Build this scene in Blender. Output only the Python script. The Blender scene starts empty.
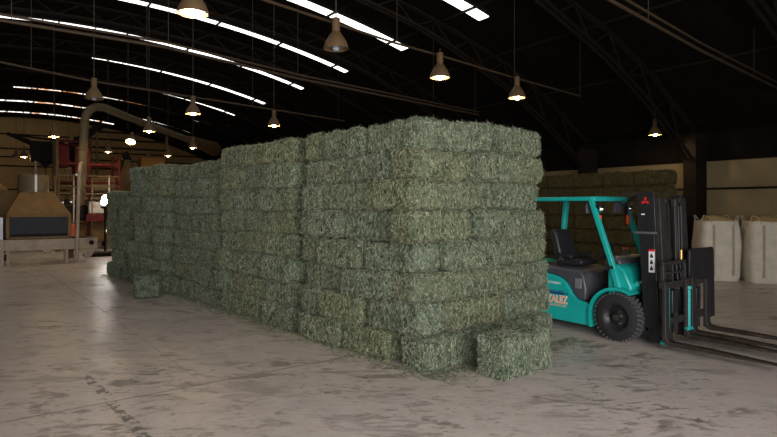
import bpy, math, random
import numpy as np
from mathutils import Vector, Matrix, noise
R = math.radians
rng = random.Random(7)
nrng = np.random.default_rng(11)
scene = bpy.context.scene
col = scene.collection
FPX, CX, HY, EYE = 580.0, 388.5, 206.0, 2.0

# ------------------------------------------------------------------ frames
BROT = math.atan2(.5565, .8308)          # building: local x = across the hall, y = along it
SROT = math.atan2(.644, .765)            # hay stack: x = along narrow face, y = along long side
SORG = (.333, 7.03)
def B(n, t, z=0): return Vector((n*.8308 - t*.5565, n*.5565 + t*.8308, z))
def S(w, s, z=0): return Vector((SORG[0] + w*.765 - s*.644, SORG[1] + w*.644 + s*.765, z))
def at(px, py, Y): return Vector(((px-CX)/FPX*Y, Y, EYE - (py-HY)*Y/FPX))
def toB(p): return (p.x*.8308 + p.y*.5565, -p.x*.5565 + p.y*.8308, p.z)

# ------------------------------------------------------------------ tagging
def tag(o, label=None, cat=None, group=None, kind=None):
    if label: o['label'] = label
    if cat: o['category'] = cat
    if group: o['group'] = group
    if kind: o['kind'] = kind
    return o
def thing(name, label, cat, loc=(0, 0, 0), rotz=0, group=None):
    o = bpy.data.objects.new(name, None); col.objects.link(o)
    o.empty_display_size = .2
    o.location = loc; o.rotation_euler = (0, 0, rotz)
    return tag(o, label, cat, group)

# ------------------------------------------------------------------ mesh builder
class MB:
    def __init__(s): s.v = []; s.f = []
    def add(s, vs, fs):
        k = len(s.v); s.v += [tuple(v) for v in vs]; s.f += [tuple(i+k for i in f) for f in fs]
    def box(s, c, d, rot=None):
        x, y, z = d[0]/2, d[1]/2, d[2]/2
        vs = [Vector(p) for p in ((-x,-y,-z),(x,-y,-z),(x,y,-z),(-x,y,-z),(-x,-y,z),(x,-y,z),(x,y,z),(-x,y,z))]
        if rot is not None: vs = [rot @ v for v in vs]
        c = Vector(c)
        s.add([v+c for v in vs], [(3,2,1,0),(4,5,6,7),(0,1,5,4),(1,2,6,5),(2,3,7,6),(3,0,4,7)])
        return s
    def span(s, a, b):
        return s.box([(a[i]+b[i])/2 for i in range(3)], [abs(b[i]-a[i]) for i in range(3)])
    def bar(s, p, q, w, h=None, up=(0, 0, 1)):
        p, q = Vector(p), Vector(q); h = h or w
        d = (q-p).normalized(); up = Vector(up)
        if abs(d.dot(up)) > .98: up = Vector((1, 0, 0))
        a = d.cross(up).normalized(); b = a.cross(d)
        vs = []
        for e in (p, q):
            for i, j in ((-1,-1),(1,-1),(1,1),(-1,1)): vs.append(e + a*(i*w/2) + b*(j*h/2))
        s.add(vs, [(3,2,1,0),(4,5,6,7),(0,1,5,4),(1,2,6,5),(2,3,7,6),(3,0,4,7)]); return s
    def tube(s, pts, r, seg=10, caps=True):
        pts = [Vector(p) for p in pts]; n = len(pts)
        rs = r if isinstance(r, (list, tuple)) else [r]*n
        vs = []; prev = None
        for i, p in enumerate(pts):
            d = (pts[min(i+1, n-1)] - pts[max(i-1, 0)]).normalized()
            if prev is None:
                ref = Vector((0, 0, 1)) if abs(d.z) < .9 else Vector((1, 0, 0))
                a = d.cross(ref).normalized()
            else:
                a = (prev - d*prev.dot(d)).normalized()
            prev = a; b = d.cross(a)
            for k in range(seg):
                t = 2*math.pi*k/seg; vs.append(p + (a*math.cos(t) + b*math.sin(t))*rs[i])
        fs = []
        for i in range(n-1):
            for k in range(seg):
                fs.append((i*seg+k, i*seg+(k+1)%seg, (i+1)*seg+(k+1)%seg, (i+1)*seg+k))
        if caps:
            fs.append(tuple(range(seg))[::-1]); fs.append(tuple((n-1)*seg+k for k in range(seg)))
        s.add(vs, fs); return s
    def cyl(s, p, q, r, r2=None, seg=20): return s.tube([p, q], [r, r if r2 is None else r2], seg)
    def lathe(s, prof, seg=28, c=(0, 0, 0), axis='z', close=False):
        vs = []; c = Vector(c)
        for r, h in prof:
            for k in range(seg):
                t = 2*math.pi*k/seg; x, y = r*math.cos(t), r*math.sin(t)
                vs.append(c + (Vector((x, y, h)) if axis == 'z' else Vector((x, h, y))))
        fs = []; n = len(prof)
        for i in range(n if close else n-1):
            j = (i+1) % n
            for k in range(seg):
                f = (i*seg+k, i*seg+(k+1)%seg, j*seg+(k+1)%seg, j*seg+k)
                fs.append(f if axis == 'z' else f[::-1])
        if not close:
            if prof[0][0] > 1e-4: fs.append(tuple(range(seg))[::-1])
            if prof[-1][0] > 1e-4: fs.append(tuple((n-1)*seg+k for k in range(seg)))
        s.add(vs, fs); return s
    def prism(s, poly, d0, d1, plane='xz'):
        n = len(poly)
        def m(a, b, d): return (a, d, b) if plane == 'xz' else ((a, b, d) if plane == 'xy' else (d, a, b))
        vs = [m(a, b, d0) for a, b in poly] + [m(a, b, d1) for a, b in poly]
        fs = [tuple(range(n)), tuple(range(2*n-1, n-1, -1))]
        for i in range(n):
            j = (i+1) % n; fs.append((i, i+n, j+n, j))
        s.add(vs, fs); return s
    def build(s, name, mat, parent=None, loc=(0, 0, 0), rotz=0, bevel=0, smooth=True, segs=2):
        me = bpy.data.meshes.new(name); me.from_pydata(s.v, [], s.f); me.validate()
        import bmesh
        bm = bmesh.new(); bm.from_mesh(me); bmesh.ops.recalc_face_normals(bm, faces=bm.faces); bm.to_mesh(me); bm.free()
        me.materials.append(mat)
        if smooth:
            me.polygons.foreach_set('use_smooth', [True]*len(me.polygons))
            me.set_sharp_from_angle(angle=R(38))
        o = bpy.data.objects.new(name, me); col.objects.link(o)
        o.location = loc; o.rotation_euler = (0, 0, rotz)
        if parent: o.parent = parent
        if bevel:
            b = o.modifiers.new('bevel', 'BEVEL'); b.width = bevel; b.segments = segs; b.limit_method = 'ANGLE'; b.angle_limit = R(40)
        return o

def copy_tree(o, parent=None):
    c = o.copy(); col.objects.link(c)
    if parent: c.parent = parent
    for ch in o.children: copy_tree(ch, c)
    return c

# ------------------------------------------------------------------ materials
def new_mat(name):
    m = bpy.data.materials.new(name); m.use_nodes = True
    nt = m.node_tree; bs = nt.nodes['Principled BSDF']
    return m, nt, bs
def N(nt, typ, **kw):
    n = nt.nodes.new(typ)
    for k, v in kw.items():
        if k.startswith('i_'):
            key = k[2:]; key = int(key) if key.isdigit() else key.replace('_', ' ')
            n.inputs[key].default_value = v
        else: setattr(n, k, v)
    return n
def math_(nt, op, a, b=None, c=None, clamp=False):
    n = nt.nodes.new('ShaderNodeMath'); n.operation = op; n.use_clamp = clamp
    for i, v in enumerate((a, b, c)):
        if v is None: continue
        if isinstance(v, (int, float)): n.inputs[i].default_value = v
        else: nt.links.new(v, n.inputs[i])
    return n.outputs[0]
def mixc(nt, fac, a, b, mode='MIX'):
    n = nt.nodes.new('ShaderNodeMix'); n.data_type = 'RGBA'; n.blend_type = mode
    for i, v in ((0, fac), (6, a), (7, b)):
        if isinstance(v, (int, float)): n.inputs[i].default_value = v
        elif isinstance(v, tuple): n.inputs[i].default_value = (*v[:3], 1)
        else: nt.links.new(v, n.inputs[i])
    return n.outputs[2]
def ramp(nt, fac, stops):
    n = nt.nodes.new('ShaderNodeValToRGB'); e = n.color_ramp.elements
    while len(e) < len(stops): e.new(.5)
    for i, (p, c) in enumerate(stops):
        e[i].position = p; e[i].color = (*c, 1) if len(c) == 3 else c
    nt.links.new(fac, n.inputs[0]); return n.outputs[0]
def mat(name, c, rough=.6, metal=0., var=.25, scale=6., dirt=None, spec=.5):
    m, nt, bs = new_mat(name); L = nt.links
    tc = N(nt, 'ShaderNodeTexCoord')
    nz = N(nt, 'ShaderNodeTexNoise', i_Scale=scale, i_Detail=5., i_Roughness=.6); L.new(tc.outputs['Object'], nz.inputs['Vector'])
    a = tuple(x*(1-var) for x in c); b = tuple(min(1, x*(1+var)) for x in c)
    cc = ramp(nt, nz.outputs['Fac'], [(.3, a), (.7, b)])
    if dirt:
        n2 = N(nt, 'ShaderNodeTexNoise', i_Scale=scale*.6, i_Detail=7., i_Roughness=.7); L.new(tc.outputs['Object'], n2.inputs['Vector'])
        f = ramp(nt, n2.outputs['Fac'], [(.5, (0, 0, 0)), (.72, (1, 1, 1))])
        cc = mixc(nt, f, cc, dirt)
    L.new(cc, bs.inputs['Base Color'])
    bs.inputs['Roughness'].default_value = rough; bs.inputs['Metallic'].default_value = metal
    bs.inputs['Specular IOR Level'].default_value = spec
    return m
def emis(name, c, strength):
    m, nt, bs = new_mat(name)
    bs.inputs['Base Color'].default_value = (.8, .8, .8, 1)
    bs.inputs['Emission Color'].default_value = (*c, 1); bs.inputs['Emission Strength'].default_value = strength
    return m
M = {}
M['teal'] = mat('teal_paint', (.008, .345, .315), .38, var=.12, scale=5)
M['black'] = mat('black_paint', (.012, .012, .014), .45, var=.3, scale=9)
M['blackdull'] = mat('dull_black_steel', (.016, .015, .015), .6, var=.4, scale=12, dirt=(.03, .023, .017))
M['rubber'] = mat('tyre_rubber', (.012, .012, .013), .85, var=.3, scale=14)
M['treadrub'] = mat('dusty_tyre_tread', (.06, .058, .062), .9, var=.3, scale=14)
M['plastic'] = mat('grey_plastic', (.055, .055, .068), .42, var=.15)
M['seat'] = mat('black_vinyl', (.014, .014, .018), .5, var=.2)
M['forksteel'] = mat('worn_fork_steel', (.045, .036, .03), .45, .5, var=.4, scale=8, dirt=(.12, .075, .045))
M['chrome'] = mat('chrome', (.6, .6, .6), .22, 1., var=.1)
M['orange'] = mat('orange_lens', (.75, .09, .015), .3, var=.1)
M['redlogo'] = mat('red_logo', (.62, .01, .015), .45, var=.05)
M['white'] = mat('white_label', (.72, .72, .74), .5, var=.06)
M['blueink'] = mat('navy_lettering', (.02, .03, .22), .5, var=.05)
M['orangeink'] = mat('orange_lettering', (.80, .20, .02), .5, var=.08)
M['pinkink'] = mat('pale_red_lettering', (.75, .42, .36), .5, var=.05)
M['ink'] = mat('black_ink', (.02, .02, .02), .5, var=.05)
M['copper'] = mat('brass_fitting', (.6, .35, .1), .35, .8, var=.2)
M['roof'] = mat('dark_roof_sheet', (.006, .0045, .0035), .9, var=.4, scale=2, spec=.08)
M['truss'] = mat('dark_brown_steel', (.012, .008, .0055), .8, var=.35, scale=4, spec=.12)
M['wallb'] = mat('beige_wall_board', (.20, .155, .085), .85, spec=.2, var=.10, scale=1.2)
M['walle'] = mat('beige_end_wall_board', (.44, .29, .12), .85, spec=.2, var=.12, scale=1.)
M['conduit'] = mat('conduit_grey', (.05, .032, .018), .6, 0., var=.2, spec=.25)
M['shade'] = mat('lamp_shade_metal', (.11, .068, .032), .5, 0., var=.15, spec=.3)
M['glassgrey'] = mat('unlit_lens', (.25, .27, .3), .2, var=.1)
M['lampon'] = emis('lit_lamp', (1, .72, .38), 380)
M['lensglow'] = emis('lit_lens', (1, .92, .74), 5)
M['gapglow'] = emis('work_light_lens', (1, .98, .94), 45)  # emission of the globe put in for the bright daylight gap
M['mbeige'] = mat('machine_beige', (.165, .092, .032), .65, var=.2, scale=3, spec=.25)
M['mpale'] = mat('pale_painted_steel', (.30, .24, .185), .55, var=.15, scale=3, dirt=(.17, .115, .07), spec=.3)
M['mgalv'] = mat('dusty_galvanised_steel', (.13, .095, .05), .6, 0., spec=.3, var=.2, scale=3)
M['mdark'] = mat('dark_blue_panel', (.014, .018, .026), .6, spec=.25, var=.2, scale=3)
M['mred'] = mat('red_machine_paint', (.075, .005, .004), .7, spec=.2, var=.3, scale=3)
M['mtan'] = mat('tan_hopper', (.10, .062, .026), .7, spec=.2, var=.25, scale=3)
M['morange'] = mat('ochre_panel', (.26, .11, .025), .7, spec=.2, var=.15, scale=2)
M['mblack'] = mat('machine_black', (.010, .008, .006), .8, spec=.15, var=.3)
M['signalred'] = mat('signal_orange', (.8, .12, .03), .5, var=.1)
M['bag'] = mat('woven_white_bag', (.62, .58, .49), .85, spec=.2, var=.12, scale=5)
M['bagstrap'] = mat('bag_webbing', (.38, .34, .26), .9, var=.1)
M['grain'] = mat('tan_grain', (.44, .32, .15), .9, var=.3, scale=30)

# hay
def hay_mat(name, dark, mid, pale, brown):
    m, nt, bs = new_mat(name); L = nt.links
    at_ = N(nt, 'ShaderNodeAttribute', attribute_name='tone')
    tc = N(nt, 'ShaderNodeTexCoord'); mp = N(nt, 'ShaderNodeMapping'); mp.inputs['Scale'].default_value = (55, 55, 16)
    L.new(tc.outputs['Object'], mp.inputs['Vector'])
    nz = N(nt, 'ShaderNodeTexNoise', i_Scale=1., i_Detail=4., i_Roughness=.7); L.new(mp.outputs[0], nz.inputs['Vector'])
    f = math_(nt, 'ADD', at_.outputs['Fac'], math_(nt, 'MULTIPLY', math_(nt, 'SUBTRACT', nz.outputs['Fac'], .5), .5), clamp=True)
    c = ramp(nt, f, [(0., dark), (.42, mid), (.8, pale), (1., tuple(x*1.35 for x in pale))])
    oi = N(nt, 'ShaderNodeObjectInfo')
    n2 = N(nt, 'ShaderNodeTexNoise', i_Scale=2.2, i_Detail=3.); L.new(tc.outputs['Object'], n2.inputs['Vector'])
    bf = math_(nt, 'MULTIPLY', math_(nt, 'ADD', math_(nt, 'POWER', oi.outputs['Random'], 2.2), math_(nt, 'SUBTRACT', n2.outputs['Fac'], .5)), .8, clamp=True)
    c = mixc(nt, bf, c, mixc(nt, 1., c, brown, 'MULTIPLY'))
    L.new(c, bs.inputs['Base Color']); bs.inputs['Roughness'].default_value = .85; bs.inputs['Specular IOR Level'].default_value = .25
    return m
M['hay'] = hay_mat('green_hay', (.017, .026, .014), (.145, .182, .120), (.46, .485, .365), (1.10, .98, .84))
M['hayold'] = hay_mat('brown_hay', (.02, .018, .006), (.085, .072, .028), (.20, .165, .065), (1.1, .95, .8))

# concrete floor
def floor_mat():
    m, nt, bs = new_mat('concrete_floor'); L = nt.links
    tc = N(nt, 'ShaderNodeTexCoord'); P = tc.outputs['Object']
    def nz(sc, det=5., ro=.6, vec=None, dist=0.):
        n = N(nt, 'ShaderNodeTexNoise', i_Scale=sc, i_Detail=det, i_Roughness=ro, i_Distortion=dist); L.new(vec or P, n.inputs['Vector']); return n.outputs['Fac']
    base = ramp(nt, nz(.35), [(.3, (.515, .44, .40)), (.7, (.61, .535, .495))])
    base = mixc(nt, ramp(nt, nz(3.2, 8., .7), [(.35, (0, 0, 0)), (.75, (1, 1, 1))]), base, (.67, .59, .55))
    # worn scuffs and tyre smears, two directions
    clump = ramp(nt, nz(.55, 3.), [(.38, (.25, .25, .25)), (.62, (1, 1, 1))])
    for ang, sc, fr, lo, hi, k in ((40, (1.2, 2.4, 1), 1.2, .555, .62, .72), (-15, (1.2, 2.8, 1), 1.7, .57, .64, .8), (75, (1.4, 3.6, 1), 2.6, .58, .63, .7), (10, (1.2, 2.6, 1), 5.5, .60, .65, .6)):
        mp = N(nt, 'ShaderNodeMapping'); mp.inputs['Rotation'].default_value = (0, 0, R(-ang)); mp.inputs['Scale'].default_value = sc
        mp.inputs['Location'].default_value = (ang*.37, ang*.21, 0)
        L.new(P, mp.inputs['Vector'])
        f = ramp(nt, nz(fr, 5., .6, mp.outputs[0], .8), [(lo, (0, 0, 0)), (hi, (1, 1, 1))])
        f = math_(nt, 'MULTIPLY', math_(nt, 'MULTIPLY', f, clump), k)
        base = mixc(nt, f, base, (.17, .14, .128))
    fine = nz(26., 4., .7)
    base = mixc(nt, math_(nt, 'MULTIPLY', ramp(nt, fine, [(.58, (0, 0, 0)), (.72, (1, 1, 1))]), .35), base, (.2, .165, .15))
    sep = N(nt, 'ShaderNodeSeparateXYZ'); L.new(P, sep.inputs[0])
    X, Y = sep.outputs[0], sep.outputs[1]
    wob = math_(nt, 'MULTIPLY', math_(nt, 'SUBTRACT', nz(2.5, 3.), .5), .10)
    chip = nz(6.5, 4., .75)
    def line(p, q, w, strength, colr, ragged=0., ext0=0., ext1=0.):
        nonlocal base
        p, q = Vector(p), Vector(q); d = q-p; ln = d.length; d = d/ln; n = Vector((-d.y, d.x))
        dist = math_(nt, 'ADD', math_(nt, 'ADD', math_(nt, 'MULTIPLY', X, n.x), math_(nt, 'MULTIPLY', Y, n.y)), -(p.dot(n)))
        along = math_(nt, 'ADD', math_(nt, 'ADD', math_(nt, 'MULTIPLY', X, d.x), math_(nt, 'MULTIPLY', Y, d.y)), -(p.dot(d)))
        if ragged: dist = math_(nt, 'ADD', dist, math_(nt, 'MULTIPLY', wob, ragged))
        f = math_(nt, 'LESS_THAN', math_(nt, 'ABSOLUTE', dist), w)
        f = math_(nt, 'MULTIPLY', f, math_(nt, 'GREATER_THAN', along, -ext0))
        f = math_(nt, 'MULTIPLY', f, math_(nt, 'LESS_THAN', along, ln+ext1))
        if ragged: f = math_(nt, 'MULTIPLY', f, math_(nt, 'GREATER_THAN', chip, .505))
        f = math_(nt, 'MULTIPLY', f, strength)
        base = mixc(nt, f, base, colr)
    def gp(px, py): Yg = FPX*EYE/(py-HY); return ((px-CX)/FPX*Yg, Yg)
    line(gp(30, 417), gp(330, 360), .024, .5, (.17, .145, .13), 0, .8, 1.)
    line(gp(88, 377), gp(145, 436), .05, .85, (.10, .10, .085), 1.1, .1, .3)
    line(gp(65, 285), gp(107, 313), .018, .6, (.15, .115, .09), 0, 3., .1)
    line(gp(107, 313), gp(197, 379), .010, .30, (.19, .16, .14), 0, 0, .1)
    L.new(base, bs.inputs['Base Color'])
    rr = ramp(nt, nz(1.3, 5.), [(.3, (.27, .27, .27)), (.7, (.48, .48, .48))])
    L.new(rr, bs.inputs['Roughness'])
    bp = N(nt, 'ShaderNodeBump', i_Strength=.12, i_Distance=.02); L.new(nz(4., 6., .6), bp.inputs['Height']); L.new(bp.outputs[0], bs.inputs['Normal'])
    return m
M['floor'] = floor_mat()

# dirty roof-light panels: daylight comes through, rust and dust on them block part of it
def skylight_mat(name, lo, hi, strength):
    m, nt, bs = new_mat(name); L = nt.links
    tc = N(nt, 'ShaderNodeTexCoord')
    nz = N(nt, 'ShaderNodeTexNoise', i_Scale=1.1, i_Detail=6., i_Roughness=.7); L.new(tc.outputs['Object'], nz.inputs['Vector'])
    c = ramp(nt, nz.outputs['Fac'], [(lo, (.02, .008, .002)), ((lo+hi)/2, (.45, .17, .04)), (hi, (1., .97, .92))])
    L.new(c, bs.inputs['Emission Color']); bs.inputs['Emission Strength'].default_value = strength
    bs.inputs['Base Color'].default_value = (.3, .28, .24, 1)
    return m
M['sky_clean'] = skylight_mat('clean_roof_light', .24, .36, 2.6)
M['sky_dirty'] = skylight_mat('dirty_roof_light', .36, .54, 2.2)

# ------------------------------------------------------------------ room shell (building frame)
NR, NL, TN, TF = 17.6, -13.3, -3.5, 50.
def roof_z(n):
    d = abs(n-2.)
    if d < 9.: return 8.45 - .0151*d*d
    pts = [(9., 7.227), (11., 6.6), (13., 5.7), (15.4, 4.2)]
    for (a, za), (b, zb) in zip(pts, pts[1:]):
        if d <= b: return za + (zb-za)*(d-a)/(b-a)
    return 4.2
def bstruct(mb, name, m, **k):
    return tag(mb.build(name, m, rotz=BROT, **k), kind='structure')
f = MB().span((NL-.2, TN-.2, -.2), (NR+.2, TF+.2, 0)).build('floor', M['floor'], rotz=BROT, smooth=False)
# floor material works in world metres: bake the rotation into the mesh
f.data.transform(Matrix.Rotation(BROT, 4, 'Z')); f.rotation_euler = (0, 0, 0); tag(f, kind='structure')
ns = [NL + (NR-NL)*i/60 for i in range(61)]
poly = [(n, roof_z(n)) for n in ns] + [(n, roof_z(n)+.12) for n in reversed(ns)]
mb = MB()
for a, b in zip(ns, ns[1:]):
    mb.prism([(a, roof_z(a)), (b, roof_z(b)), (b, roof_z(b)+.12), (a, roof_z(a)+.12)], TN, TF, 'xz')
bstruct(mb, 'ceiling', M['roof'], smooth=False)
# right wall: boarded lower part, dark upper band
bstruct(MB().span((NR, TN, 0), (NR+.15, TF, 3.33)), 'wall_right', M['wallb'], smooth=False)
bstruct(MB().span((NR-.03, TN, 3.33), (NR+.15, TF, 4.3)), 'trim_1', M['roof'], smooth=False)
bstruct(MB().span((NR-.03, TN, 2.48), (NR, TF, 2.545)), 'trim_2', M['mblack'], smooth=False)
bstruct(MB().span((NL-.15, TN, 0), (NL, TF, 4.3)), 'wall_left', M['wallb'], smooth=False)
def gable(t0, t1, hole=None):
    mb = MB()
    cuts = sorted(set(ns + ([hole[0], hole[1]] if hole else [])))
    for a, b in zip(cuts, cuts[1:]):
        z0 = 0
        if hole and a >= hole[0]-1e-6 and b <= hole[1]+1e-6: z0 = hole[2]
        mb.prism([(a, z0), (b, z0), (b, roof_z(b)+.05), (a, roof_z(a)+.05)], t0, t1, 'xz')
    return mb
bstruct(gable(TF, TF+.15), 'wall_back', M['walle'], smooth=False)
DOOR = (-5., 5., 4.8)                                   # the open loading door behind the camera
bstruct(gable(TN-.15, TN, DOOR), 'wall_front', M['wallb'], smooth=False)
for i, z in enumerate((7.2, 6.15, 5.55, 4.9, 3.2)):
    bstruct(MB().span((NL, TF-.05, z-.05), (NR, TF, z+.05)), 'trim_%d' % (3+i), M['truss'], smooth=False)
for i, n in enumerate((-1.5, 4.5, 10.)):
    bstruct(MB().span((n-.12, TF-.14, 0), (n+.12, TF-.02, roof_z(n))), 'trim_%d' % (8+i), M['walle'], smooth=False)

# arched lattice trusses, each with the column it stands on at the right-hand wall
def chord_z(n):
    d = abs(n-2.)
    return roof_z(n) - .5 - max(0, (d-8.)*.085)
truss_t = [5.5, 9.3, 13.1, 17.5, 20.7, 25.6, 30., 34.8, 39.5, 44.5]
for i, t in enumerate(truss_t):
    mb = MB()
    st = [NL+.4 + (NR-.8-NL)*k/44 for k in range(45)]
    lo = [(n, t, chord_z(n)) for n in st]; hi = [(n, t, roof_z(n)-.06) for n in st]
    for k in range(44):
        for dy in (-.09, .09):
            mb.bar((lo[k][0], t+dy, lo[k][2]), (lo[k+1][0], t+dy, lo[k+1][2]), .05, .07)
        mb.bar(hi[k], hi[k+1], .16, .06)
        mb.bar(lo[k] if k % 2 else hi[k], hi[k+1] if k % 2 else lo[k+1], .04, .04)
    for sn in (NR-.35, NL+.35):
        mb.span((sn-.3, t-.19, 0), (sn+.3, t+.19, 4.0))
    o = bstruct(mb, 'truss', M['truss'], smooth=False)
for i in range(13):
    n = -11.5 + i*2.2
    bstruct(MB().span((n-.02, TN, roof_z(n)-.10), (n+.02, TF, roof_z(n)-.035)), 'purlin', M['truss'], smooth=False)

# roof lights: strips of daylight panels across the arch, one between each pair of trusses
strips = [(11.84, 0., 11.1, 0), (15.6, -1., 11.1, 0), (19.5, -3., 11.1, 0), (23.4, -3., 11.1, 0), (27.85, 3.3, 11.1, 0),
          (32.3, 5.9, 11.1, 0), (37.2, .6, 11.1, 1), (42., -2., 11.1, 1), (47., -2., 7., 1)]
for i, (t, a, b, dirty) in enumerate(strips):
    mb = MB(); n = b
    while n > a:
        ln = 2.05 if i < 3 else 1.6
        n0 = max(a, n-ln); k = 6
        for j in range(k):
            u, v = n0+(n-n0)*j/k, n0+(n-n0)*(j+1)/k
            mb.prism([(u, roof_z(u)-.03), (v, roof_z(v)-.03), (v, roof_z(v)-.008), (u, roof_z(u)-.008)], t-(.20 if i < 2 else .14), t+(.20 if i < 2 else .14), 'xz')
        n = n0 - (.0 if i < 3 else .05)
    bstruct(mb, 'window_%d' % (i+1), M['sky_dirty'] if dirty else M['sky_clean'], smooth=False)

# ------------------------------------------------------------------ hanging conduits and lamps
def conduit(name, label, pix, r=.022, z=4.93, twin=0, ext=(0, 0)):
    pts = []
    for px, py in pix:
        Y = FPX*(z-EYE)/(HY-py); pts.append(Vector(((px-CX)/FPX*Y, Y, z)))
    d0 = (pts[0]-pts[1]).normalized(); d1 = (pts[-1]-pts[-2]).normalized()
    pts = [pts[0]+d0*ext[0]] + pts + [pts[-1]+d1*ext[1]]
    o = thing(name, label, 'conduit', pts[0])
    mb = MB(); mb.tube([p-pts[0] for p in pts], r, 8); mb.build('pipe', M['conduit'], o)
    if twin:
        MB().tube([p-pts[0]+Vector((0, 0, twin)) for p in pts], r*.8, 8).build('upper_pipe', M['conduit'], o)
    tot = (pts[-1]-pts[0]); k = max(2, int(tot.length/3.2))
    for i in range(k+1):
        # hanger rods up to the roof
        f_ = i/k*.96+.02; seg = f_*(len(pts)-1); j = min(int(seg), len(pts)-2)
        p = pts[j].lerp(pts[j+1], seg-j); n_, t_, _ = toB(p)
        zt = roof_z(n_)-.02
        if zt > p.z+.2 and NL < n_ < NR-.2:
            MB().cyl(p-pts[0]+Vector((0, 0, -.02)), p-pts[0]+Vector((0, 0, zt-p.z)), .006, seg=6).build('hanger_rod', M['conduit'], o)
    return o
conduit('lamp_conduit', 'thin straight conduit carrying the row of lamps above the stack corner', [(265, 0), (395, 43), (440, 55.5), (517, 78.5), (580, 96)], ext=(2, 0))
conduit('twin_conduit', 'pair of parallel conduits crossing upper right of the roof, no lamps', [(610, 0), (700, 50), (777, 88)], twin=.14, r=.026, ext=(1.5, .5))
conduit('twin_conduit', 'long twin conduit under the roof passing left of the nearest big lamp', [(0, 20), (165, 47), (300, 79), (440, 107)], twin=.09, r=.028, ext=(3, 2.))
conduit('lamp_conduit', 'faint thin conduit above the unlit lamp beside the bent duct', [(0, 62), (94, 81.5), (193, 97), (275, 110)], r=.024, ext=(3, 3))

SH = [(.0, .47), (.058, .47), (.062, .46), (.062, .26), (.075, .245), (.105, .20), (.15, .13), (.178, .065), (.188, .02), (.19, .0),
      (.183, .0), (.170, .06), (.142, .125), (.098, .19), (.065, .23), (.0, .235)]
def make_lamp():
    o = thing('high_bay_lamp', 'x', 'lamp')
    MB().lathe(SH, 28).build('lamp_shade', M['shade'], o)
    MB().lathe([(.0, .055), (.165, .055), (.165, .062), (.0, .062)], 24).build('lens', M['lensglow'], o)
    MB().lathe([(.0, -.035), (.035, -.03), (.055, -.005), (.055, .03), (.035, .06), (.02, .085), (.0, .09)], 16).build('bulb', M['lampon'], o)
    MB().cyl((0, 0, .465), (0, 0, .55), .010, seg=8).build('stem', M['conduit'], o)
    return o
lampA = make_lamp(); used = []
def lamp(px, py, label, lit=1, z=4.4, Y=None):
    if Y is None: Y = FPX*(z-EYE)/(HY-py)
    p = at(px, py, Y)
    o = lampA if not used else copy_tree(lampA)
    used.append(o)
    o.location = p; o['label'] = label; o['group'] = 'bell-shaped pendant lamps'
    for ch in o.children:
        if ch.name.startswith('lens') and not lit: ch.data = ch.data.copy(); ch.data.materials[0] = M['glassgrey']
        if ch.name.startswith('bulb') and not lit: ch.data = ch.data.copy(); ch.data.materials[0] = M['glassgrey']
        if ch.name.startswith('stem'):
            # the stem reaches the conduit or roof that carries the lamp
            n_, t_, _ = toB(p); top = roof_z(n_)-.02 - p.z
            ch.data = ch.data.copy()
            if not lit or py > 100 or px < 100:
                for v in ch.data.vertices:
                    if v.co.z > .5: v.co.z = top
    return o
lamp(193, 14, 'largest nearest lit bell lamp, at the top edge above the left roof strips')
lamp(336, 49, 'unlit bell lamp hanging left of the stack corner, below the bright roof strip', 0)
lamp(440, 78, 'lit bell lamp hanging directly above the near corner of the hay stack')
lamp(517, 98, 'lit bell lamp hanging above the right end of the hay stack')
lamp(655, 135, 'lit bell lamp hanging highest over the forklift mast', Y=17.2)
lamp(94, 99, 'unlit bell lamp just above the bend of the big duct', 0)
lamp(193, 114, 'dim lit bell lamp in front of the roof strips, above the stack middle')
lamp(274, 126, 'lit bell lamp just above the top edge of the second stack section')
lamp(54, 137, 'lit bell lamp above the galvanised collar of the hood machine')
lamp(24, 157, 'small lit bell lamp left of the raised dark conveyor')
lamp(16, 157.5, 'tiny unlit bell lamp beside a lit one near the left edge', 0, Y=30.2)
tilted = lamp(128, 143, 'bright lit bell lamp right of the bent duct, its open mouth showing')
for ch in tilted.children:
    if not ch.name.startswith('stem'): ch.rotation_euler = (R(-34), 0, R(12)); ch.location = (0, .22, .06)
lamp(108, 152, 'lit bell lamp right of the duct, above the ochre cabinet')
lamp(67, 168, 'tiny lit bell lamp in front of the red machine tower')
lamp(193, 148, 'small lit bell lamp just above the third stack section')
lamp(168, 156, 'smaller lit bell lamp above the fourth stack section')
lamp(128, 168.5, 'tiny lit bell lamp above the lowest farthest stack section')
lamp(149, 131.5, 'faint small lit bell lamp high behind the right slope of the duct')

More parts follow.
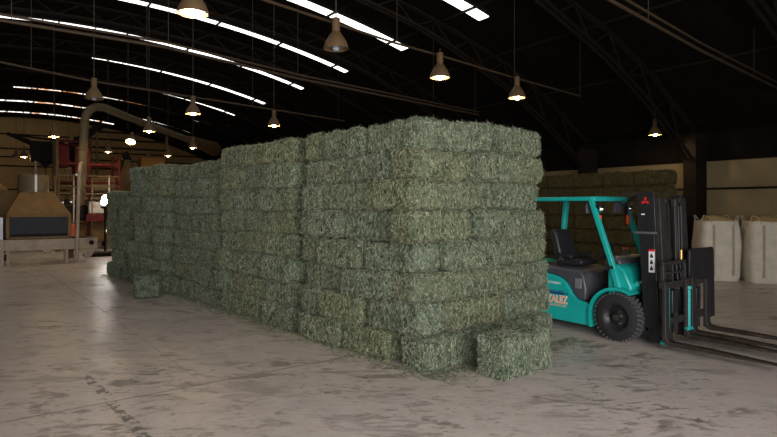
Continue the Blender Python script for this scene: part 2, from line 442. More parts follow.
# ------------------------------------------------------------------ hay bales
LB, WB, HB = 1.05, .48, .385
def bale_mesh(name, seed, straws=12000, slots=.024, L=LB-.035, W=WB-.005, H=HB-.010, res=.034, slot_pitch=.095):
    r = np.random.default_rng(seed); pr = random.Random(seed)
    nx, ny, nz = round(L/res), round(W/res), round(H/res)
    idx = {}; vs = []; fs = []
    def vid(i, j, k):
        key = (i, j, k)
        if key not in idx: idx[key] = len(vs); vs.append(key)
        return idx[key]
    for i in range(nx):
        for j in range(ny):
            for k, fl in ((0, 1), (nz, 0)):
                q = [vid(i, j, k), vid(i+1, j, k), vid(i+1, j+1, k), vid(i, j+1, k)]; fs.append(q[::-1] if fl else q)
    for i in range(nx):
        for k in range(nz):
            for j, fl in ((0, 0), (ny, 1)):
                q = [vid(i, j, k), vid(i+1, j, k), vid(i+1, j, k+1), vid(i, j, k+1)]; fs.append(q[::-1] if fl else q)
    for j in range(ny):
        for k in range(nz):
            for i, fl in ((0, 1), (nx, 0)):
                q = [vid(i, j, k), vid(i, j+1, k), vid(i, j+1, k+1), vid(i, j, k+1)]; fs.append(q[::-1] if fl else q)
    ph = pr.random()*6; off = Vector((seed*3.7, seed*1.3, 0)); sl = [pr.uniform(.7, 1.3) for _ in range(60)]
    P = np.zeros((len(vs), 3)); Q = np.zeros((len(vs), 3))
    hx, hy, hz = L/2, W/2, H/2; rad = .072
    for n, (i, j, k) in enumerate(vs):
        p = Vector((-hx+L*i/nx, -hy+W*j/ny, -hz+H*k/nz))
        c = Vector((max(-hx+rad, min(hx-rad, p.x)), max(-hy+rad, min(hy-rad, p.y)), max(-hz+rad, min(hz-rad, p.z))))
        d = p-c; nrm = d.normalized() if d.length > 1e-6 else Vector((0, 0, 1))
        p = c + nrm*rad
        ax = p.x/slot_pitch + ph + .25*noise.noise(Vector((p.x*4, p.y*5, p.z*5))+off)
        g = abs((ax % 1) - .5)*2
        dep = slots*sl[int(ax) % 60]*max(0, g-.55)/.45 if abs(nrm.x) < .8 else 0
        dis = .034*noise.noise(p*4+off) + .014*noise.noise(p*13+off) + .009*noise.noise(p*38+off) - dep - .008
        p = p + nrm*dis
        q = off*2
        p.z += .012*noise.noise(Vector((p.x*1.6, p.y*1.5, 3))+q)*(1 if p.z > 0 else .3)
        p.y += .016*noise.noise(Vector((p.x*1.5, 7, p.z*2))+q)
        P[n] = p; Q[n] = nrm
    P[:, 2] += H/2
    fa = np.array(fs)
    tone_f = []
    for f_ in fs:
        c = Vector(P[f_].mean(axis=0))
        tone_f.append(.15 + .16*noise.noise(c*11+off) + pr.uniform(-.09, .09))  # dark core tone paints the shade in gaps between stalks, varied at random
    # stalks lying on and sticking out of the surface
    cen = P[fa].mean(axis=1); nr = Q[fa].mean(axis=1); nr /= np.linalg.norm(nr, axis=1)[:, None]
    edge = P[fa[:, 1]]-P[fa[:, 0]]; e2 = P[fa[:, 3]]-P[fa[:, 0]]
    pick = r.integers(0, len(fs), straws)
    c = P[fa[pick, 0]] + edge[pick]*r.random((straws, 1)) + e2[pick]*r.random((straws, 1)); n_ = nr[pick]
    d = r.normal(size=(straws, 3)); d[:, 2] *= 2.6; d[:, 0] *= .7
    d -= n_*(d*n_).sum(1)[:, None]; d /= np.linalg.norm(d, axis=1)[:, None]
    out = np.abs(r.normal(0, .22, (straws, 1))) + .03
    wild = r.random((straws, 1)) < .07; out = np.where(wild, out+.7, out)
    d = d + n_*out; d /= np.linalg.norm(d, axis=1)[:, None]
    ln = r.uniform(.016, .066, (straws, 1)); ln = np.where(wild, ln*1.2, ln)
    w = r.uniform(.0011, .0026, (straws, 1))
    c = c - n_*.003
    keep = (np.abs(n_).max(1) > .93) | (r.random(straws) < .34) | wild[:, 0]
    c, n_, d, out, ln, w = c[keep], n_[keep], d[keep], out[keep], ln[keep], w[keep]; straws = len(c)
    a = np.cross(d, n_); a /= (np.linalg.norm(a, axis=1)[:, None]+1e-9); b = np.cross(a, d)
    p0 = c - d*ln*.2; p1 = c + d*ln*.8
    sv = np.stack([p0-a*w, p0+a*w, p0+b*w*1.3, p1-a*w*.6, p1+a*w*.6, p1+b*w*.8], axis=1).reshape(-1, 3)
    base = len(P) + np.arange(straws)[:, None]*6
    sf = np.concatenate([base+np.array([0, 1, 4, 3]), base+np.array([1, 2, 5, 4]), base+np.array([2, 0, 3, 5])], axis=0)
    ts = np.clip(r.normal(.52, .26, straws), .02, 1.0); tone_s = np.concatenate([ts, ts, ts])
    V = np.concatenate([P, sv]); F = np.concatenate([fa, sf]); T = np.concatenate([np.array(tone_f), tone_s])
    return mesh_from(name, V, F, T, M['hay'])
def mesh_from(name, V, F, T, m):
    me = bpy.data.meshes.new(name)
    me.vertices.add(len(V)); me.vertices.foreach_set('co', np.ascontiguousarray(V, dtype=np.float32).ravel())
    me.loops.add(F.size); me.loops.foreach_set('vertex_index', np.ascontiguousarray(F, dtype=np.int32).ravel())
    me.polygons.add(len(F)); me.polygons.foreach_set('loop_start', np.arange(0, F.size, 4, dtype=np.int32))
    me.update(calc_edges=True)
    a = me.attributes.new('tone', 'FLOAT', 'FACE'); a.data.foreach_set('value', np.ascontiguousarray(T, dtype=np.float32))
    me.materials.append(m)
    return me
bales = [bale_mesh('hay_bale', 20+i) for i in range(14)]
count = [0]
def bale(p, rotz, label, group, sc=(1, 1, 1), me=None, m=None, jit=1., cat='hay bale', name='hay_bale'):
    o = bpy.data.objects.new(name, me or bales[rng.randrange(len(bales))]); col.objects.link(o)
    if rng.random() < .5 and me is None: rotz += math.pi
    o.location = p
    o.rotation_euler = (R(rng.uniform(-.6, .6))*jit, R(rng.uniform(-.7, .7))*jit, rotz + R(rng.uniform(-1.3, 1.3))*jit)
    o.scale = sc
    tag(o, label, cat, group)
    if m:
        o.material_slots[0].link = 'OBJECT'; o.material_slots[0].material = m
    count[0] += 1
    return o
ROWS = ['bottom', 'second', 'third', 'fourth', 'fifth', 'sixth', 'seventh', 'top']
POS = ['rightmost', 'second from right', 'third from right', 'fourth from right', 'fifth from right', 'sixth from right']
BLK = ['nearest', 'second', 'third', 'fourth', 'farthest']
# --- long side and narrow face of the big stack: the courses sag and bulge a little
def course(row, nrow, rh, u, v):
    if row <= 0: return 0.
    z = row*rh + .050*noise.noise(Vector((u*.9+3.1, v*.9, row*.83))) + .018*noise.noise(Vector((u*2.6, v*2.6, row*1.7+9)))
    return z
def placed(row, nrow, rh, c, along, length, jx, jy, lab, k):
    # c = centre in stack coordinates, along = 'x' or 'y'
    d = Vector((1, 0)) if along == 'x' else Vector((0, 1))
    c = Vector(c); a, b = c-d*length*.4, c+d*length*.4
    za, zb = course(row, nrow, rh, *a), course(row, nrow, rh, *b)
    ta, tb = course(row+1, nrow, rh, *a), course(row+1, nrow, rh, *b)
    h = (ta+tb-za-zb)/2; sl = ((zb-za)+(tb-ta))/2/(length*.8)
    o = bale(S(c.x+jx, c.y+jy, max(0, (za+zb)/2)), SROT + (math.pi/2 if along == 'y' else 0), lab, 'bales of the big green stack',
             (k*1.01, rng.uniform(.98, 1.05), h/HB*1.02))
    fl = math.cos(o.rotation_euler[2]-SROT-(math.pi/2 if along == 'y' else 0))
    o.rotation_euler[1] += -math.atan(sl)*(1 if fl > 0 else -1)
    if row == 0: o.rotation_euler[1] *= .3; o.rotation_euler[0] *= .3
    return o
blocks = [(0., 2.54, 8, .389, 0.), (2.84, 2.76, 8, .387, -.02), (5.90, 2.36, 8, .366, .05), (8.46, 2.18, 8, .372, -.16), (10.82, 2.33, 6, .40, -.10)]
for bi, (s0, ln, nrow, rh, woff) in enumerate(blocks):
    for row in range(nrow):
        rname = ROWS[row] if row < nrow-1 else 'top'
        z = row*rh; hs = rh/HB
        if bi == 0: pat = 'LLW' if row % 2 else 'WLL'
        elif row < 1 or (bi >= 3 and rng.random() < .3): pat = rng.choice(['WWWWW', 'WLWW', 'WWLW'])
        elif bi == 1: pat = rng.choice(['LLL', 'LWLW', 'WLLW', 'LLWW'])
        else: pat = rng.choice(['LLW', 'WLL', 'LWL'])
        tot = sum(LB if c == 'L' else WB for c in pat); k = ln/tot
        s = s0
        for ci, c in enumerate(pat):
            length = (LB if c == 'L' else WB)*k
            jx = rng.choice([rng.uniform(-.04, .03), rng.uniform(-.13, .06)]) + woff + (rng.uniform(-.10, .02) if bi >= 3 else 0) - (.02 if row == 0 else 0)
            sm = s + length/2
            fy = (-.20 if row == 0 else -.07 if row == 1 else rng.uniform(-.05, .02)) if (bi == 0 and ci == 0) else 0
            if bi == 0 and ci == 0:
                lab = 'green corner hay bale in %s row, where the long side meets the narrow face' % rname
            else:
                lab = 'green hay bale in %s row, %s in %s section of long side' % (rname, POS[ci], BLK[bi])
            if c == 'L': placed(row, nrow, rh, (WB/2, sm), 'y', length, jx, fy, lab, k)
            else: placed(row, nrow, rh, (LB/2, sm), 'x', LB, jx, fy, lab, 1)
            s += length
# narrow face: two more bales per row beyond the corner bale
for row in range(8):
    z = row*.385; wid = 2.50 + .042*(7-row)
    x = (WB if row % 2 else LB); rest = 'LL' if row % 2 else 'LW'
    tot = sum(LB if c == 'L' else WB for c in rest); k = (wid-x)/tot
    for ci, c in enumerate(rest):
        length = (LB if c == 'L' else WB)*k
        fy = -.10 if row == 0 else -.05 if row == 1 else rng.uniform(-.08, .05)
        lab = 'green hay bale in %s row of the narrow face, %s' % (ROWS[row], 'between corner and right edge' if ci == 0 else 'at its right edge')
        if c == 'L': placed(row, 8, .389, (x+length/2, WB/2), 'x', length, 0, fy, lab, k)
        else: placed(row, 8, .389, (x+length/2, LB/2), 'y', LB, 0, fy, lab, 1)
        x += length
# --- the two loose bales on the floor
near = bale_mesh('hay_bale', 91, straws=18000, slots=.07, L=.93, W=.46, H=.49, res=.024, slot_pitch=.105)
c0 = at(507, 379, FPX*EYE/(379-HY)); d1 = Vector((.765, .644, 0)); d2 = Vector((-.644, .765, 0))
bale(Vector((c0.x, c0.y, 0)) + d1*.43 + d2*.20 + Vector((-.05, -.12, 0)), SROT, 'single hay bale lying on the floor against the narrow face of the stack', None, me=near, jit=0)
p = at(149, 299, FPX*EYE/(299-HY))
far1 = bale_mesh('hay_bale', 92, straws=4000, slots=.02, L=.95, W=.55, H=.52, res=.034)
bale(Vector((p.x-.20, p.y+.46, 0)), R(108), 'single small hay bale on the floor before the fourth section of the long side', None, me=far1, jit=0)
# --- older brown stack against the right wall
for row in range(7):
    z = row*.43
    for k in range(5):
        t = 8.78+.525 + k*1.05 + rng.uniform(-.02, .02)
        ps = B(15.0+.24 + rng.uniform(-.04, .04), t, z)
        bale(ps, BROT+math.pi/2, 'brown hay bale in %s row behind the forklift, %s' % (ROWS[row] if row < 6 else 'top', ['rightmost', 'second from right', 'third from right', 'fourth from right', 'leftmost'][k]),
             'brown bales against the right wall', (1, 1, 1.115), m=M['hayold'])
# loose stalks shed on the floor along the foot of the stack
r = np.random.default_rng(5); n = 7000
u = r.random(n)
side = r.random(n) < .62
w_ = np.where(side, -np.abs(r.exponential(.11, n))-.02, r.uniform(-.1, 3.0, n))
s_ = np.where(side, r.uniform(-.3, 13., n), -np.abs(r.exponential(.13, n))-.22)
cx = SORG[0] + w_*.765 - s_*.644; cy = SORG[1] + w_*.644 + s_*.765
ang = r.uniform(0, 6.283, n); ln = r.uniform(.015, .06, n); wd = r.uniform(.001, .0022, n)
dx, dy = np.cos(ang)*ln/2, np.sin(ang)*ln/2; ax, ay = -np.sin(ang)*wd, np.cos(ang)*wd
z0 = r.uniform(.002, .006, n); z1 = z0 + np.abs(r.normal(0, .012, n))
o3 = np.ones(n)*.004
sv = np.stack([np.stack([cx-dx-ax, cy-dy-ay, z0], 1), np.stack([cx-dx+ax, cy-dy+ay, z0], 1), np.stack([cx-dx, cy-dy, z0+o3], 1),
               np.stack([cx+dx-ax, cy+dy-ay, z1], 1), np.stack([cx+dx+ax, cy+dy+ay, z1], 1), np.stack([cx+dx, cy+dy, z1+o3], 1)], axis=1).reshape(-1, 3)
bs_ = np.arange(n)[:, None]*6
sf = np.concatenate([bs_+np.array([0, 1, 4, 3]), bs_+np.array([1, 2, 5, 4]), bs_+np.array([2, 0, 3, 5])])
ts = np.clip(r.normal(.36, .2, n), .05, 1)
o = bpy.data.objects.new('loose_straw', mesh_from('loose_straw', sv, sf, np.concatenate([ts]*3), M['hay'])); col.objects.link(o)
tag(o, 'loose green stalks strewn on the concrete along the foot of the stack', 'straw', kind='stuff')

# ------------------------------------------------------------------ text helper
def text_mesh(name, body, size, mat_, parent, loc, rot, xscale=1., extrude=.0015, align='RIGHT', bold=0.):
    c = bpy.data.curves.new(name, 'FONT'); c.body = body; c.size = size; c.align_x = align; c.extrude = extrude; c.offset = bold
    tmp = bpy.data.objects.new('tmp', c); col.objects.link(tmp)
    bpy.context.view_layer.update()
    me = bpy.data.meshes.new_from_object(tmp.evaluated_get(bpy.context.evaluated_depsgraph_get()))
    bpy.data.objects.remove(tmp); me.materials.clear(); me.materials.append(mat_)
    o = bpy.data.objects.new(name, me); col.objects.link(o); o.parent = parent
    o.location = loc; o.rotation_euler = rot; o.scale = (xscale, 1, 1)
    return o

# ------------------------------------------------------------------ forklift (x forward, y away from camera)
def forklift():
    T = thing('forklift', 'teal forklift with black mast and long forks parked beside the hay stack', 'forklift', (3.829, 8.932, 0), R(-52))
    HW = .56
    # chassis side body
    body = [(-2.2, .17), (-.44, .15), (-.43, .30), (-.415, .42), (-.47, .49), (-.69, .52), (-.79, .62), (-.87, .745), (-.96, .82), (-1.08, .865), (-1.30, .90), (-2.2, .97), (-2.3, .8), (-2.3, .3)]
    MB().prism(body, -HW, HW).build('body', M['teal'], T, bevel=.018)
    MB().span((-1.9, -HW+.02, .585), (-.85, -HW-.004, .60)).build('body_seam', M['black'], T)
    # counterweight
    MB().prism([(-2.2, .25), (-2.55, .35), (-2.62, .7), (-2.5, 1.0), (-2.2, 1.05), (-1.75, 1.0), (-1.75, .9), (-2.2, .88)], -.55, .55).build('counterweight', M['teal'], T, bevel=.04)
    # grey plastic seat deck and step cover
    deck = [(-1.75, .9), (-1.3, .905), (-1.07, .87), (-.95, .825), (-.86, .745), (-.78, .61), (-.69, .53), (-.56, .52), (-.55, .70), (-.60, .92), (-.68, .985), (-1.3, 1.01), (-1.75, 1.0)]
    MB().prism(deck, -HW+.035, HW-.035).build('seat_deck', M['plastic'], T, bevel=.03, segs=3)
    MB().span((-.74, -HW+.03, .70), (-.62, -HW+.02, .86)).build('deck_panel', mat('panel_grey', (.16, .16, .19), .4), T, bevel=.01)
    MB().span((-.62, -.5, .44), (-.05, .5, .52)).build('floor_plate', M['blackdull'], T)
    MB().span((-.66, -.545, .30), (-.44, -.50, .36)).build('step', M['black'], T)
    # seat
    se = MB()
    se.prism([(-1.32, 1.01), (-.84, 1.03), (-.80, 1.08), (-.84, 1.13), (-1.28, 1.12)], -.24, .24)
    so = se.build('seat', M['seat'], T, bevel=.03, segs=3)
    MB().prism([(-1.20, 1.10), (-1.34, 1.10), (-1.45, 1.55), (-1.43, 1.60), (-1.36, 1.60), (-1.31, 1.52)], -.23, .23).build('backrest', M['seat'], T, bevel=.035, segs=3)
    for y in (-.27, .27):
        MB().prism([(-1.22, 1.16), (-.98, 1.13), (-.96, 1.19), (-1.22, 1.22)], y-.025, y+.025).build('armrest', M['seat'], T, bevel=.015)
    # fenders over the drive wheels
    for sg in (-1, 1):
        pts_o, pts_i = [], []
        for k in range(13):
            a = R(188 - k*10.6)
            pts_o.append((.465*math.cos(a), .355+.44*math.sin(a))); pts_i.append((.42*math.cos(a), .355+.395*math.sin(a)))
        mb = MB()
        for k in range(12):
            mb.prism([pts_o[k], pts_o[k+1], pts_i[k+1], pts_i[k]], sg*.32, sg*.60)
        mb.prism([pts_o[0], (-.455, .15), (-.41, .15), pts_i[0]], sg*.32, sg*.60)
        mb.build('fender', M['teal'], T)
    # front cowl with dash
    MB().prism([(-.20, .62), (.16, .72), (.18, .80), (.06, 1.05), (-.04, 1.12), (-.16, 1.12), (-.20, 1.0)], -.49, .49).build('front_cowl', M['teal'], T, bevel=.025)
    MB().prism([(-.30, .98), (-.05, 1.12), (-.10, 1.20), (-.22, 1.24), (-.36, 1.12)], -.36, .42).build('dashboard', M['plastic'], T, bevel=.03)
    st = MB(); st.tube([(-.28, -.02, 1.1), (-.50, -.02, 1.27)], .025, 10); st.build('steering_column', M['black'], T)
    mb = MB(); ax = Vector((-.22, 0, .17)).normalized(); u_ = Vector((0, 1, 0)); v_ = ax.cross(u_); c = Vector((-.51, -.02, 1.275))
    ring = [c + (u_*math.cos(2*math.pi*k/24) + v_*math.sin(2*math.pi*k/24))*.165 for k in range(25)]
    mb.tube(ring, .014, 8, caps=False)
    for k in (0, 8, 16): mb.tube([c, ring[k]], .011, 6)
    mb.tube([c-ax*.02, c+ax*.025], .03, 10); mb.build('steering_wheel', M['seat'], T)
    for k, y in enumerate((.2, .25, .3, .35)):
        lv = MB().tube([(-.3, y, 1.15), (-.36, y, 1.30)], .007, 6).build('control_lever', M['black'], T)
        MB().lathe([(0, -.022), (.018, -.012), (.02, .005), (.012, .02), (0, .024)], 10, c=(-.365, y, 1.315)).build('knob', M['orange'] if k % 2 else M['black'], lv)
    # overhead guard
    for sg in (-1, 1):
        y = sg*.475
        fp = MB().bar((-.095, y, 1.02), (-.49, y, 2.105), .075, .075, up=(0, 1, 0)).build('front_pillar', M['teal'], T, bevel=.012)
        MB().bar((-.10, y, 1.05), (.0, y, .74), .08, .13, up=(0, 1, 0)).build('pillar_foot', M['teal'], fp, bevel=.01)
        for z_, x_ in ((1.08, -.115), (.80, -.005)):
            MB().cyl((x_, y-.05, z_), (x_, y+.05, z_), .026, seg=12).build('bolt', M['black'], fp)
        MB().bar((-1.72, y, .93), (-1.60, y, 2.105), .075, .095, up=(0, 1, 0)).build('rear_pillar', M['teal'], T, bevel=.012)
        MB().bar((-1.66, y, 2.115), (-.46, y, 2.115), .07, .065).build('roof_rail', M['teal'], T, bevel=.015)
    MB().span((-.50, -.475, 2.075), (-.43, .475, 2.15)).build('front_roof_bar', M['teal'], T, bevel=.012)
    MB().span((-1.69, -.475, 2.08), (-1.61, .475, 2.15)).build('rear_roof_bar', M['teal'], T, bevel=.012)
    for k in range(7):
        x_ = -1.48 + k*.15
        MB().span((x_-.012, -.45, 2.085), (x_+.012, .45, 2.135)).build('roof_slat', M['black'], T)
    # mirrors, lights
    for y, px_ in ((-.40, -.56), (.30, -.50)):
        mr = MB().prism([(-.07, -.085), (.07, -.085), (.075, .0), (.06, .085), (-.06, .085), (-.075, 0)], -.015, .015, 'xz')
        o = mr.build('mirror', M['plastic'], T, bevel=.01); o.location = (px_, y, 1.97); o.rotation_euler = (0, 0, R(60))
        MB().tube([(0, 0, .08), (.02, 0, .14)], .009, 6).build('mirror_arm', M['black'], o)
    for y in (-.43, .40):
        l = MB().span((-.40, y-.045, 1.70), (-.35, y+.03, 1.86)).build('turn_signal', M['orange'], T, bevel=.012)
        MB().span((-.42, y-.05, 1.69), (-.40, y+.035, 2.02)).build('signal_bracket', M['black'], l)
        MB().lathe([(0, 0), (.05, .005), (.055, .03), (.03, .06), (0, .065)], 14, c=(0, 0, 0), axis='y').build('headlight', M['chrome'], l)
        h = [q for q in l.children if q.name.startswith('headlight')][0]; h.location = (-.36, y, 1.95); h.rotation_euler = (0, 0, R(90)); h.rotation_euler = (0, 0, R(-90))
    # wheels
    def wheel(x, y, r_, w, out):
        prof = [(r_*.56, -w/2+.02), (r_*.60, -w/2), (r_*.86, -w/2), (r_*.97, -w/2+.03), (r_*.985, -w/4), (r_*.985, w/4), (r_*.97, w/2-.03), (r_*.86, w/2), (r_*.60, w/2), (r_*.56, w/2-.02)]
        o = MB().lathe(prof, 48, axis='y', close=True).build('wheel', M['rubber'], T)
        o.location = (x, y, r_)
        tr = MB()
        nl = 34
        for k in range(nl):
            for h in (0, 1):
                a = 2*math.pi*(k+.5*h)/nl
                rot = Matrix.Rotation(-a, 3, 'Y') @ Matrix.Rotation(R(22 if h else -22), 3, 'X')
                cpos = Matrix.Rotation(-a, 3, 'Y') @ Vector((r_*.982, 0, 0))
                tr.box(cpos + Vector((0, (w*.235)*(1 if h else -1), 0)), (.024, w*.47, r_*.105), Matrix.Rotation(-a, 3, 'Y') @ Matrix.Rotation(R(16 if h else -16), 3, 'X'))
        tr.build('tread', M['treadrub'], o)
        rim = MB().lathe([(0, .0), (.07, .0), (.085, .02), (r_*.38, .03), (r_*.46, .0), (r_*.57, -.02), (r_*.60, .02), (r_*.55, .05), (0, .06)], 32, axis='y')
        ro = rim.build('rim', M['black'], o); ro.location = (0, out*(w/2-.035), 0)
        if out > 0: ro.rotation_euler = (0, 0, math.pi)
        for k in range(6):
            a = 2*math.pi*k/6
            MB().cyl((r_*.28*math.cos(a), -.03, r_*.28*math.sin(a)), (r_*.28*math.cos(a), .02, r_*.28*math.sin(a)), .014, seg=6).build('wheel_nut', M['chrome'] if k % 2 else M['black'], ro)
        MB().lathe([(0, -.05), (.045, -.045), (.055, 0.), (0, 0.)], 16, axis='y').build('hub_cap', M['blackdull'], ro)
        return o
    for sg in (-1, 1):
        wheel(0, sg*.495, .355, .25, sg)
        wheel(-1.72, sg*.45, .27, .2, sg)
    MB().cyl((0, -.4, .355), (0, .4, .355), .09, seg=16).build('front_axle', M['blackdull'], T)
    # mast: outer channels, inner channels, tilted back a little
    tl = -.055
    def mx(x, z): return x + tl*(z-.3)
    def chan(x0, x1, y0, y1, z0, z1):
        return MB().prism([(mx(x0, z0), z0), (mx(x1, z0), z0), (mx(x1, z1), z1), (mx(x0, z1), z1)], y0, y1)
    for a, b in ((-.44, -.36), (.44, .52)):
        chan(.40, .56, a, b, .05, 2.17).build('outer_mast_rail', M['black'], T, bevel=.008)
    for a, b in ((-.36, -.17), (.25, .44)):
        chan(.47, .63, a, b, .07, 2.12).build('inner_mast_rail', M['blackdull'], T, bevel=.008)
    for a, b in ((-.15, -.06), (.14, .23)):
        chan(.52, .62, a, b, .5, 2.12).build('lift_cylinder', M['blackdull'], T, bevel=.03)
    for z_ in (.22, 1.15, 2.03):
        MB().span((mx(.42, z_), -.44, z_-.06), (mx(.48, z_), .52, z_+.06)).build('mast_crossbar', M['blackdull'], T, bevel=.008)
    # side shroud with the emblem
    sh = chan(.345, .60, -.452, -.435, 1.62, 2.2)
    sho = sh.build('mast_shroud', M['black'], T, bevel=.006)
    MB().span((mx(.12, 2.17), -.45, 2.165), (mx(.62, 2.17), -.30, 2.19)).build('shroud_cap', M['blackdull'], sho, bevel=.006)
    MB().span((mx(.28, 1.62), -.462, 1.60), (mx(.61, 1.62), -.43, 1.63)).build('shroud_lip', mat('grey_steel_lip', (.09, .09, .10), .5), sho)
    chan(.345, .57, -.445, -.42, .25, 1.6).build('mast_side_plate', M['black'], T, bevel=.006)
    lg = MB(); cx_, cz_ = mx(.47, 2.07), 2.07; k_ = .034
    for ang in (90, 210, 330):
        d = Vector((math.cos(R(ang)), math.sin(R(ang)))); e = Vector((-d.y, d.x))*.577
        q = [Vector((0, 0)), (d+e)*k_, d*2*k_, (d-e)*k_]
        lg.prism([(cx_+v.x, cz_+v.y) for v in q], -.459, -.452)
    tag(lg.build('emblem', M['redlogo'], sho, smooth=False), 'red emblem of three diamonds')
    MB().span((mx(.40, 1.88), -.456, 1.872), (mx(.45, 1.88), -.451, 1.89)).build('small_label', M['white'], sho)
    # warning label with red heading
    wl = MB().span((mx(.475, 1.25), -.452, 1.05), (mx(.56, 1.25), -.446, 1.38)).build('warning_label', M['white'], T)
    MB().span((mx(.475, 1.25), -.455, 1.35), (mx(.56, 1.25), -.450, 1.38)).build('label_heading', M['redlogo'], wl)
    for z_ in (1.29, 1.20, 1.11):
        pic = MB(); xc = mx(.517, 1.25)
        pic.prism([(xc-.02, z_-.03), (xc+.02, z_-.03), (xc+.024, z_+.0), (xc+.006, z_+.012), (xc+.01, z_+.03), (xc-.012, z_+.032), (xc-.01, z_+.01), (xc-.024, z_)], -.455, -.450)
        pic.build('pictogram', M['ink'], wl, smooth=False)
    # tilt cylinder
    tc_ = MB().tube([(-.05, -.36, .72), (.22, -.37, .86)], .045, 14).build('tilt_cylinder', M['teal'], T)
    MB().tube([(.22, -.37, .86), (.43, -.375, .965)], .022, 12).build('piston_rod', M['chrome'], tc_)
    # hoses
    for k in range(3):
        MB().tube([(-.3, .1+.05*k, 2.0), (-.1, .1+.05*k, 2.16+.02*k), (.15, .1+.05*k, 2.12), (.35, .12+.05*k, 1.9), (.42, .12+.05*k, 1.4)], .013, 8).build('hydraulic_hose', M['black'], T)
    for y in (-.05, .06, .14):
        MB().tube([(.60, y, 2.0), (.62, y, 1.2), (.66, y, .8)], .016, 8).build('hydraulic_hose', M['black'], T)
    MB().cyl((.64, .06, 1.22), (.64, .06, 1.36), .022, seg=10).build('hose_fitting', M['copper'], T)
    for y in (-.16, .22):
        MB().bar((.585, y, .6), (.56, y, 2.05), .03, .012).build('lift_chain', M['blackdull'], T)
    # carriage
    cr = MB().span((.66, -.60, .34), (.72, .86, .44)).span((.66, -.60, .84), (.72, .86, .94)).build('carriage', M['blackdull'], T, bevel=.008)
    for y in (-.57, -.2, .10, .48, .83):
        MB().span((.66, y-.03, .2), (.71, y+.03, .94)).build('carriage_upright', M['blackdull'], cr, bevel=.006)
    MB().span((.70, -.40, .50), (.74, -.24, .82)).build('carriage_box', M['black'], cr, bevel=.01)
    MB().span((.70, .30, .48), (.75, .44, .80)).build('carriage_box', M['black'], cr, bevel=.01)
    # load backrest: open frame on the near half, solid plate on the far half
    lb = MB()
    lb.bar((.69, -.58, .9), (.69, -.58, 1.21), .05).bar((.69, .05, .9), (.69, .05, 1.21), .05).bar((.69, -.605, 1.2), (.69, .075, 1.2), .05)
    lb.bar((.69, -.3, .9), (.69, -.3, 1.2), .025).bar((.69, -.58, 1.06), (.69, .05, 1.06), .03)
    lb.build('load_backrest', M['blackdull'], T, bevel=.006)
    MB().prism([(.06, .98), (.06, 1.35), (.09, 1.38), (.80, 1.38), (.845, 1.34), (.88, .32), (.70, .32), (.68, .80), (.60, .90)], .73, .765, 'yz').build('backrest_plate', M['black'], T, bevel=.006)
    # teal cylinder that shifts the forks
    tcl = MB().cyl((.76, .03, .27), (.76, .03, .80), .030, seg=14).build('fork_cylinder', M['teal'], T)
    MB().lathe([(0, -.03), (.045, -.02), (.045, .02), (0, .03)], 12, c=(.76, .03, .83)).build('cylinder_eye', M['teal'], tcl)
    MB().span((.73, -.04, .22), (.80, .10, .27)).build('cylinder_foot', M['teal'], tcl, bevel=.01)
    t2 = MB().cyl((.735, -.50, .30), (.735, -.50, .86), .014, seg=10).build('guide_rod', M['teal'], T)
    MB().span((.62, -.52, .06), (.68, -.42, .12)).build('mast_foot', M['teal'], T, bevel=.01)
    # forks
    for y, z_, ln in ((-.60, .115, 1.40), (.02, .13, 1.42), (.20, .155, 1.42), (.64, .175, 1.42)):
        x0 = .72
        prof = [(x0, .92), (x0+.045, .92), (x0+.05, z_+.10), (x0+.075, z_+.05), (x0+.14, z_+.035), (x0+.6, z_+.03), (x0+ln, z_-.005), (x0+ln, z_-.018), (x0+.6, z_-.02), (x0+.1, z_-.02), (x0+.02, z_+.0), (x0, z_+.04)]
        shank = [(x0, z_+.02), (x0, .92), (x0+.045, .92), (x0+.05, z_+.10), (x0+.075, z_+.05), (x0+.075, z_-.018)]
        blade = [(x0+.075, z_+.05), (x0+.14, z_+.035), (x0+.6, z_+.03), (x0+ln, z_-.005), (x0+ln, z_-.018), (x0+.6, z_-.02), (x0+.075, z_-.02)]
        fk = MB().prism(shank, y-.06, y+.06).build('fork', M['blackdull'], T, bevel=.006)
        MB().prism(blade, y-.06, y+.06).build('blade', M['forksteel'], fk, bevel=.006)
        MB().span((x0-.05, y-.05, .86), (x0+.04, y+.05, .96)).build('fork_hook', M['blackdull'], fk, bevel=.006)
        if y < -.5: MB().span((x0+ln-.03, y-.055, z_-.017), (x0+ln+.004, y+.055, z_-.002)).build('worn_tip', M['chrome'], fk)
    # lettering on the side
    rot = (R(90), 0, 0); yy = -HW-.003
    text_mesh('lettering', 'MITSUBISHI', .052, M['white'], T, (-.985, yy, .735), rot, .95)
    text_mesh('lettering', 'RODRIGUEZ', .082, M['blueink'], T, (-.93, yy, .572), rot, 1.0, bold=.002)
    text_mesh('lettering', 'GONZALEZ', .165, M['white'], T, (-.862, yy, .435), rot, .80, extrude=.0008, bold=.008)
    text_mesh('lettering', 'GONZALEZ', .165, M['orangeink'], T, (-.87, yy-.0012, .435), rot, .80, bold=.001)
    text_mesh('lettering', 'AGRICULTURE', .05, M['pinkink'], T, (-.88, yy, .375), rot, .95)
    return T
forklift()

